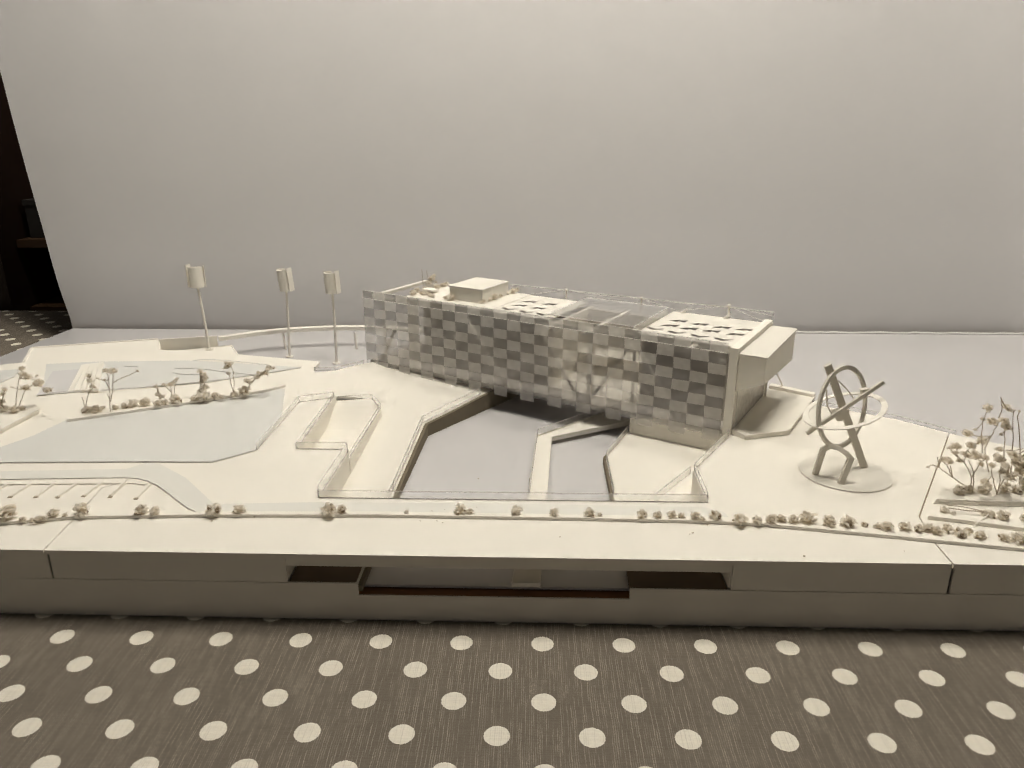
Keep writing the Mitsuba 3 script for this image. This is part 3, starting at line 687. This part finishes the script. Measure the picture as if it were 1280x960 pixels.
for s, e, w in [(-0.515, 0.03, 0.007), (-0.503, 0.03, 0.004), (-0.558, 0.02, 0.003), (-0.200, 0.018, 0.0075), (-0.263, 0.018, 0.003), (-0.138, 0.018, 0.003)]:
    add('column', lbox(s - w / 2, s + w / 2, e, e + w, 0.0686, 0.1652), 'card', B)
for a, b in [((-0.552, 0.073), (-0.522, 0.128)), ((-0.268, 0.158), (-0.208, 0.072)), ((-0.138, 0.158), (-0.193, 0.072)), ((-0.39, 0.158), (-0.325, 0.072)), ((-0.128, 0.158), (-0.072, 0.072)), ((-0.02, 0.158), (-0.066, 0.072)), ((-0.44, 0.072), (-0.40, 0.155))]:
    add('brace', bar(L3(a[0], 0.0052, a[1]), L3(b[0], 0.0052, b[1]), 0.0036, 0.003, -EV), 'card', B)
add('core_wall', lbox(-0.1335, -0.0195, 0.005, 0.008, 0.0387, 0.0634), 'card', B)
add('core_wall', lbox(-0.1335, -0.1305, 0.0082, 0.15, 0.0387, 0.0634), 'card', B)
add('end_wall', lbox(-0.0104, -0.0004, -0.003, 0.157, H + 0.0002, 0.1762), 'card', B)
add('end_wall', lbox(-0.02, -0.0004, 0.004, 0.012, 0.0387, H - 0.0045), 'card', B)
# roofs
def hole(px, py, kind, z=0.1682):
    s, e = to_local(at(px, py, z))
    if kind == 'v':       # the near end of a skylight flap: a shallow V
        return Polygon([(s - 0.0125, e + 0.006), (s - 0.0105, e + 0.001), (s + 0.001, e - 0.0045), (s + 0.0125, e + 0.0075), (s + 0.0105, e + 0.0095), (s + 0.001, e + 0.0035), (s - 0.007, e + 0.0075)])
    return unary_union([Polygon([(s - 0.0115, e - 0.0065), (s - 0.0015, e + 0.0060), (s + 0.0005, e + 0.001), (s + 0.001, e - 0.0065)]), Polygon([(s - 0.003, e + 0.0015), (s + 0.0115, e + 0.0085), (s + 0.0095, e - 0.0055), (s + 0.001, e - 0.001)])])
def slot_roof(name, s0, s1, e0, e1, holes, parent):
    P = Polygon([(s0, e0), (s1, e0), (s1, e1), (s0, e1)])
    P = P.difference(unary_union(holes))
    k = add(name, lplate(P, 0.1655, 0.1682), 'card_roof_dimmed', parent)
    return k
h2 = [hole(x, y, 'v') for x, y in [(817.5, 411.4), (844, 416.2), (873, 420.8), (903, 425)]] + [hole(x, y, 'b') for x, y in [(837, 406.7), (861, 410.6), (889, 413.7), (919, 417.7), (848, 401), (874, 405), (902, 409), (931, 412)]]
h1 = [hole(x, y, 'v') for x, y in [(634, 386.5), (656, 390.2), (678, 393.5)]] + [hole(x, y, 'b') for x, y in [(649, 381.6), (672, 385), (662, 377), (686, 380)]]
r2 = slot_roof('slotted_roof', -0.1415, -0.0045, 0.0300, 0.1695, h2, B)
r1 = slot_roof('slotted_roof', -0.3690, -0.2720, 0.0300, 0.1530, h1, B)
# raised flaps between the slots
for c in range(4):
    s = -0.127 + 0.0335 * c
    add('flap', loc(trimesh.Trimesh(*(lambda q: (q, [[0, 1, 2], [0, 2, 3], [4, 6, 5], [4, 7, 6], [0, 4, 5], [0, 5, 1], [1, 5, 6], [1, 6, 2], [2, 6, 7], [2, 7, 3], [3, 7, 4], [3, 4, 0]]))(
        np.array([(s - 0.012, 0.060, 0.1690), (s + 0.009, 0.058, 0.1690), (s + 0.006, 0.150, 0.1705), (s - 0.014, 0.150, 0.1705), (s - 0.012, 0.060, 0.1684), (s + 0.009, 0.058, 0.1684), (s + 0.006, 0.150, 0.1699), (s - 0.014, 0.150, 0.1699)])), process=False)), 'card', r2) if False else None
add('roof_garden', lbox(-0.5310, -0.3692, 0.0300, 0.1530, 0.1655, 0.1690), 'card_roof_dimmed', B)
ph = add('roof_box', lbox(-0.4590, -0.3995, 0.0600, 0.1330, 0.1691, 0.1885), 'card', B)
add('lid', lbox(-0.4605, -0.3985, 0.0585, 0.1345, 0.1886, 0.1905), 'card_roof_dimmed', ph)
gr = add('glass_roof', loc(quad((-0.2705, 0.028, 0.1765), (-0.1425, 0.022, 0.1775), (-0.1435, 0.150, 0.1775), (-0.2705, 0.150, 0.1770))), 'acetate', B)
add('pane', loc(cat(quad((-0.2705, 0.028, 0.166), (-0.2705, 0.028, 0.1765), (-0.2705, 0.150, 0.177), (-0.2705, 0.150, 0.166)), quad((-0.1425, 0.022, 0.166), (-0.1425, 0.022, 0.1775), (-0.1435, 0.150, 0.1775), (-0.1435, 0.150, 0.166)))), 'acetate', gr)
add('edge', loc(cat(*[tube([a, b], 0.0004, 5) for a, b in [((-0.2705, 0.028, 0.1765), (-0.1425, 0.022, 0.1775)), ((-0.2705, 0.028, 0.1765), (-0.2705, 0.15, 0.177)), ((-0.1425, 0.022, 0.1775), (-0.1435, 0.15, 0.1775)), ((-0.2705, 0.15, 0.177), (-0.1435, 0.15, 0.1775)), ((-0.1425, 0.022, 0.166), (-0.1425, 0.022, 0.1775)), ((-0.2705, 0.028, 0.166), (-0.2705, 0.028, 0.1765))]])), 'film_edge_bright', gr)
for s in (-0.262, -0.205):
    add('rafter', lbox(s - 0.002, s + 0.002, 0.006, 0.152, 0.1605, 0.1640), 'card', B)
add('tab', lbox(-0.066, -0.058, 0.008, 0.0295, 0.1618, 0.1645), 'card', B)
# clear parapet at the back with posts and threads
pp = add('back_parapet', loc(quad((-0.41, 0.1575, 0.160), (-0.0030, 0.1725, 0.160), (-0.0030, 0.1725, 0.1835), (-0.41, 0.1575, 0.1805))), 'acetate', B)
add('edge', loc(tube([(-0.41, 0.1575, 0.1805), (-0.0030, 0.1725, 0.1835)], 0.00055, 5)), 'film_edge_bright', pp)
posts = [((708, 362.5), 0.158), ((802, 373), 0.164), ((911.5, 382), 0.170), ((964, 404), 0.150)]
tops = []
for (px, py), e in posts:
    d = ray(px, py); q = PC + EV * e
    p = EYE + d * ((q - EYE) @ EV) / (d @ EV)
    tops.append(p)
    k = add('post', cat(tube([p - [0, 0, 0.026], p], 0.0014, 8)), 'card', B)
    b_ = trimesh.creation.icosphere(2, 0.0027); b_.apply_translation(p)
    add('ball', b_, 'card', k, smooth=True)
def sag(a, b, d=0.002):
    u = np.linspace(0, 1, 9)[:, None]
    return a * (1 - u) + b * u - np.array([0, 0, 1]) * d * 4 * u * (1 - u)
thr = [tube(sag(a, b), 0.00032, 4) for a, b in zip(tops[:-1], tops[1:])] + [tube(sag(tops[0], L3(-0.37, 0.155, 0.1695), 0), 0.00032, 4), tube(sag(tops[1], L3(-0.13, 0.154, 0.1730), 0), 0.00032, 4), tube(sag(tops[2], L3(-0.13, 0.154, 0.1730), 0), 0.00032, 4), tube(sag(tops[2], L3(-0.005, 0.171, 0.178), 0), 0.00032, 4)]
add('thread', cat(*thr), 'thread', B)
for (s, e) in ((-0.127, 0.158), (-0.066, 0.158)):
    add('tab', bar(L3(s, e, 0.1690), L3(s + 0.005, e + 0.012, 0.1740), 0.003, 0.0015), 'card', B)
# annex: wedge box hanging from the end wall
def hexa(v):
    m = trimesh.Trimesh(v, [[0, 1, 5], [0, 5, 4], [1, 2, 6], [1, 6, 5], [2, 3, 7], [2, 7, 6], [3, 0, 4], [3, 4, 7], [4, 5, 6], [4, 6, 7], [0, 2, 1], [0, 3, 2]], process=False)
    trimesh.repair.fix_normals(m)
    return m
ax = add('annex', loc(hexa([(0, 0.000, 0.1235), (0.0315, 0.000, 0.1368), (0.0315, 0.150, 0.1275), (0, 0.150, 0.115), (0, 0.0, 0.1682), (0.0315, 0.0, 0.1682), (0.0315, 0.150, 0.1682), (0, 0.150, 0.1682)])), 'card', B)
add('roof', lbox(0.0002, 0.0330, -0.0015, 0.1520, 0.1684, 0.1702), 'card_roof_dimmed', ax)
pane_a = add('lobby_glass', loc(quad((0.0012, 0.004, 0.0755), (0.0012, 0.138, 0.0755), (0.0012, 0.138, 0.116), (0.0012, 0.004, 0.1225))), 'frosted', B)
add('edge', loc(cat(tube([(0.0014, 0.004, 0.0755), (0.0014, 0.138, 0.0755)], 0.0006, 5), tube([(0.0014, 0.004, 0.0755), (0.0014, 0.004, 0.1225)], 0.0006, 5), tube([(0.0014, 0.138, 0.0755), (0.0014, 0.138, 0.116)], 0.0006, 5))), 'film_edge', pane_a)
add('post', lbox(0.0030, 0.0054, 0.1395, 0.1419, 0.0745, 0.1150), 'card', B)
add('strut', bar(L3(0.008, 0.150, 0.116), L3(0.016, 0.186, 0.079), 0.0014, 0.0014), 'card', B)
# slab of the annex forecourt
FS = [(0.0002, 0.001), (0.019, -0.009), (0.0592, 0.0335), (0.0617, 0.1782), (0.0005, 0.1885)]
fc = thing('forecourt', 'raised white card forecourt slab with a rim under the building annex', 'slab')
add('slab', lplate(FS, H + 0.0003, H + 0.0060), 'card', fc)
add('rim', loc(strip(FS[2:4], 0.0022, H + 0.0061, H + 0.0072)), 'card', fc)
add('rim', loc(plate([(0.0005, 0.1765), (0.0615, 0.1700), (0.0617, 0.1782), (0.0005, 0.1885)], H + 0.0061, H + 0.0105)), 'card', fc)

# roof garden shrubs
def roof_shrub(px, py, w, label, squash=0.9):
    return shrub(px, py, w, 0.1690, label, 'shrubs on the roof garden', squash)
RG = [(516, 369, 9), (521, 366, 9), (527, 369, 8), (531, 363.5, 8), (534, 369, 7), (537, 371, 7), (546, 361, 8), (552, 359, 7), (557, 358, 8), (541, 372, 6), (557, 374, 7), (564, 375.5, 12), (570, 374, 6), (586, 374.5, 10), (594, 377, 6), (603, 379.5, 9), (611, 377, 8), (618, 375, 11), (625, 372, 9), (633, 369, 7), (641, 367, 9), (646, 365, 8)]
for i, (px, py, w) in enumerate(RG):
    side = ['far left corner of the roof garden', 'front edge below the roof box', 'right side of the roof box'][0 if px < 556 else 1 if px < 598 else 2]
    n = i if px < 556 else i - 10 if px < 598 else i - 15
    roof_shrub(px, py, w, f'{sized(w)} cream shrub on the roof, {words(max(n, 0))} along the {side}')
t = thing('roof_planter', 'small white card tray with a flower head on the roof garden', 'planter')
pt = np.array(to_local(at(538, 361.5, 0.174)))
add('tray', lbox(pt[0] - 0.011, pt[0] + 0.011, pt[1] - 0.008, pt[1] + 0.008, 0.1720, 0.1745), 'card', t)
add('tray_leg', lbox(pt[0] - 0.004, pt[0] + 0.004, pt[1] - 0.003, pt[1] + 0.003, 0.1691, 0.1719), 'card', t)
tree('tiny tree with one tan blossom on the roof tray', (540, 355), 0.1745, [[(540, 355), (540, 349)], [(536, 355), (534, 343), (533, 338)], [(529, 357), (528, 345), (527, 337)]], [(540, 348, 10), (536, 353, 8), (543, 344, 4), (545, 353, 5), (533, 353, 5)], None, 0.004)

# ------------------------------------------------------------------ light masts
def mast(label, foot_px, z, head_top, head_bot, head_w, yaw, tab):
    t = thing('light_mast', label, 'mast', 'masts at the water edge')
    foot = at(*foot_px, z)
    a, b = upright(*head_top, foot), upright(*head_bot, foot)
    add('pole', tube([foot, (foot + b) / 2 + [0.0006, 0, 0], b + (a - b) * 0.1], 0.0023, 10, 0.0021), 'card', t, smooth=50)
    add('foot', trimesh.creation.cylinder(0.0065, 0.0022, sections=20, transform=trimesh.transformations.translation_matrix(foot + [0, 0, 0.0012])), 'card', t)
    hh = np.linalg.norm(a - b); up = (a - b) / hh
    M = np.eye(4)
    zax = up; xax = np.array([math.cos(yaw), math.sin(yaw), 0]); xax -= zax * (xax @ zax); xax /= np.linalg.norm(xax)
    M[:3, 0], M[:3, 1], M[:3, 2], M[:3, 3] = xax, np.cross(zax, xax), zax, b
    r = head_w / 2
    ang = np.linspace(math.pi * 1.06, math.pi * 1.94, 13)
    outer = [(r * math.cos(q), r * math.sin(q) * 0.9) for q in ang]
    inner = [((r - 0.0011) * math.cos(q), (r - 0.0011) * math.sin(q) * 0.9) for q in ang[::-1]]
    d = plate(outer + inner, 0, hh); d.apply_transform(M); add('drum', d, 'card', t, smooth=40)
    lid = plate(Polygon([(p[0] * 0.94, p[1] * 0.94) for p in outer]), hh - 0.0022, hh - 0.0010); lid.apply_transform(M); add('lid', lid, 'card', t)
    for sx in (-1, 1):
        f = box(-0.0006, 0.0006, -r * 0.55, r * 0.5, -0.0005, hh + (0.003 if sx == tab else 0.0005))
        f.apply_transform(trimesh.transformations.rotation_matrix(0.35 * sx, [0, 0, 1])); f.apply_translation([sx * r * 1.03, 0.004, 0]); f.apply_transform(M)
        add('fin', f, 'card', t)
    bk = box(-r * 0.9, r * 0.9, 0.0035, 0.0047, 0.001, hh - 0.001); bk.apply_transform(M); add('back_plate', bk, 'card', t)
mast('leftmost white mast with a drum head, standing by the curved beam end', (262, 437), 0.0505, (243.5, 333), (247, 358.5), 0.024, 0.12, -1)
mast('middle white mast of three, with a drum head and a side fin', (362, 446.5), W, (353.5, 337), (358, 363), 0.024, -0.75, 1)
mast('right white mast nearest the chequered building', (421, 454.5), W, (412.5, 340.5), (415.5, 366), 0.024, -0.7, 1)

# curved beam walkway over the water, with its abutment and lower slab
beam = thing('curved_beam', 'slender curved white beam on posts over the water at the back', 'footbridge')
arc = [(-0.612, 1.262)] + [(-0.5196, 1.2948), (-0.4846, 1.3161), (-0.4358, 1.3436), (-0.3821, 1.3607), (-0.3252, 1.3693), (-0.2734, 1.3693), (-0.22, 1.362), (-0.15, 1.345)]
u = np.linspace(0, len(arc) - 1, 60)
from scipy.interpolate import CubicSpline
cs = CubicSpline(range(len(arc)), np.array(arc))
curve = cs(u)
add('beam', strip(curve[8:], 0.012, 0.0610, H - 0.0003), 'card', beam)
for px, py in [(357, 436.5), (446, 436.5)]:
    p = at(px, py, W); add('post', tube([p, p + [-0.003, 0.004, 0.031]], 0.0022, 8), 'card', beam)
ab = add('abutment', strip([(-0.612, 1.2785), (-0.5205, 1.3005)], 0.004, W, H + 0.0003), 'card', beam)
add('abutment', strip([(-0.613, 1.2800), (-0.588, 1.218)], 0.003, W, H - 0.0045), 'card', beam)
low = xy([(196, 438), (230, 437.5), (290, 431), (300, 446), (250, 446), (200, 443)], 0.050)
add('lower_slab', plate(low, 0.046, 0.050), 'card', beam)
tag(add('film_sheet', quad(*[np.array(p) for p in [(*at(289, 432, 0.052)[:2], 0.052), (*at(299, 446, 0.050)[:2], 0.050), (*at(299, 446, 0.050)[:2], W), (*at(289, 432, 0.052)[:2], W)]]), 'acetate'), 'small clear film flap at the end of the lower slab', 'film sheet')

# ------------------------------------------------------------------ sculpture
sc = thing('sculpture', 'abstract card sculpture of rings and crossed bars on a round disc', 'sculpture')
cx, cy = 0.3586, 0.7473
disc = trimesh.creation.cylinder(0.0475, 0.0012, sections=72, transform=trimesh.transformations.translation_matrix([cx, cy, H + 0.0009]))
add('disc', disc, 'card', sc)
FT = np.array([cx, cy, H + 0.0015])
def sp(x, y, back=0.0):
    return upright(x, y, FT, back)
fb = at(1080, 583.5, H + 0.0015)
add('tall_bar', bar(fb, sp(1034.5, 456, 0.002), 0.0073, 0.0042), 'grey_card', sc)
add('thin_bar', bar(sp(1008.5, 542, -0.009), sp(1104.5, 477.5, 0.000), 0.0038, 0.0030), 'grey_card', sc)
def ring(center, n, ra, rb, upv, w, th):
    """A flat ring with half axes ra, rb in the plane with normal n."""
    n = np.asarray(n, float); n /= np.linalg.norm(n)
    v = np.asarray(upv, float); v = v - n * (v @ n); v /= np.linalg.norm(v); uu = np.cross(v, n)
    ang = np.linspace(0, 2 * np.pi, 73)[:-1]
    o = [(ra * math.cos(q), rb * math.sin(q)) for q in ang]
    i = [((ra - w) * math.cos(q), (rb - w) * math.sin(q)) for q in ang]
    m = plate(Polygon(o, [i]), -th / 2, th / 2)
    M = np.eye(4); M[:3, 0], M[:3, 1], M[:3, 2], M[:3, 3] = uu, v, n, center
    m.apply_transform(M)
    return m
add('upright_ring', ring(sp(1053, 509, 0.0045), (0.55, -0.82, 0.14), 0.043, 0.0445, (-0.08, 0, 1), 0.0044, 0.0028), 'grey_card', sc, smooth=40)
add('level_ring', ring(sp(1055.5, 513, -0.002), (-0.30, -0.05, 0.95), 0.0415, 0.0395, (0, 1, 0), 0.0058, 0.0009), 'card', sc)
lg1, lg2 = at(1019, 592.5, H + 0.0015), at(1051, 604.5, H + 0.0015)
k1, k2 = sp(1029, 562, -0.012), sp(1063.5, 573, -0.024)
arch = [k1, sp(1037, 557.5, -0.014), sp(1049, 560.5, -0.018), sp(1058, 567, -0.022), k2]
add('arch_leg', bar(lg1, k1 + (k1 - lg1) * 0.05, 0.0056, 0.0042), 'grey_card', sc)
add('arch_leg', bar(lg2, k2 + (k2 - lg2) * 0.05, 0.0056, 0.0042), 'grey_card', sc)
for a, b in zip(arch[:-1], arch[1:]):
    e_ = (b - a) * 0.12
    add('arch_piece', bar(a - e_, b + e_, 0.0048, 0.0042, (0, -1, 0.2)), 'grey_card', sc)
def wedge(c, w, h, d):
    v = np.array([(-w, -d, 0.3 * h), (w, -d, 0.6 * h), (w, d, 0.6 * h), (-w, d, 0.3 * h), (-0.3 * w, -0.6 * d, -h), (0.3 * w, -0.6 * d, -h), (0.3 * w, 0.6 * d, -h), (-0.3 * w, 0.6 * d, -h)]) + c
    return trimesh.convex.convex_hull(v)
add('knob', wedge(sp(1050, 516, 0.003), 0.0085, 0.0085, 0.004), 'grey_card', sc)
add('knob', wedge(sp(1080, 488.5, 0.002), 0.0042, 0.0056, 0.003), 'grey_card', sc)
for a, b, c in [((1033, 487), (1034, 507), (1040, 518)), ((1048, 476), (1060, 488), (1067, 498))]:
    add('wire', tube([sp(*a, 0.004), sp(*b, 0.006), sp(*c, 0.002)], 0.0008, 6), 'grey_card', sc)
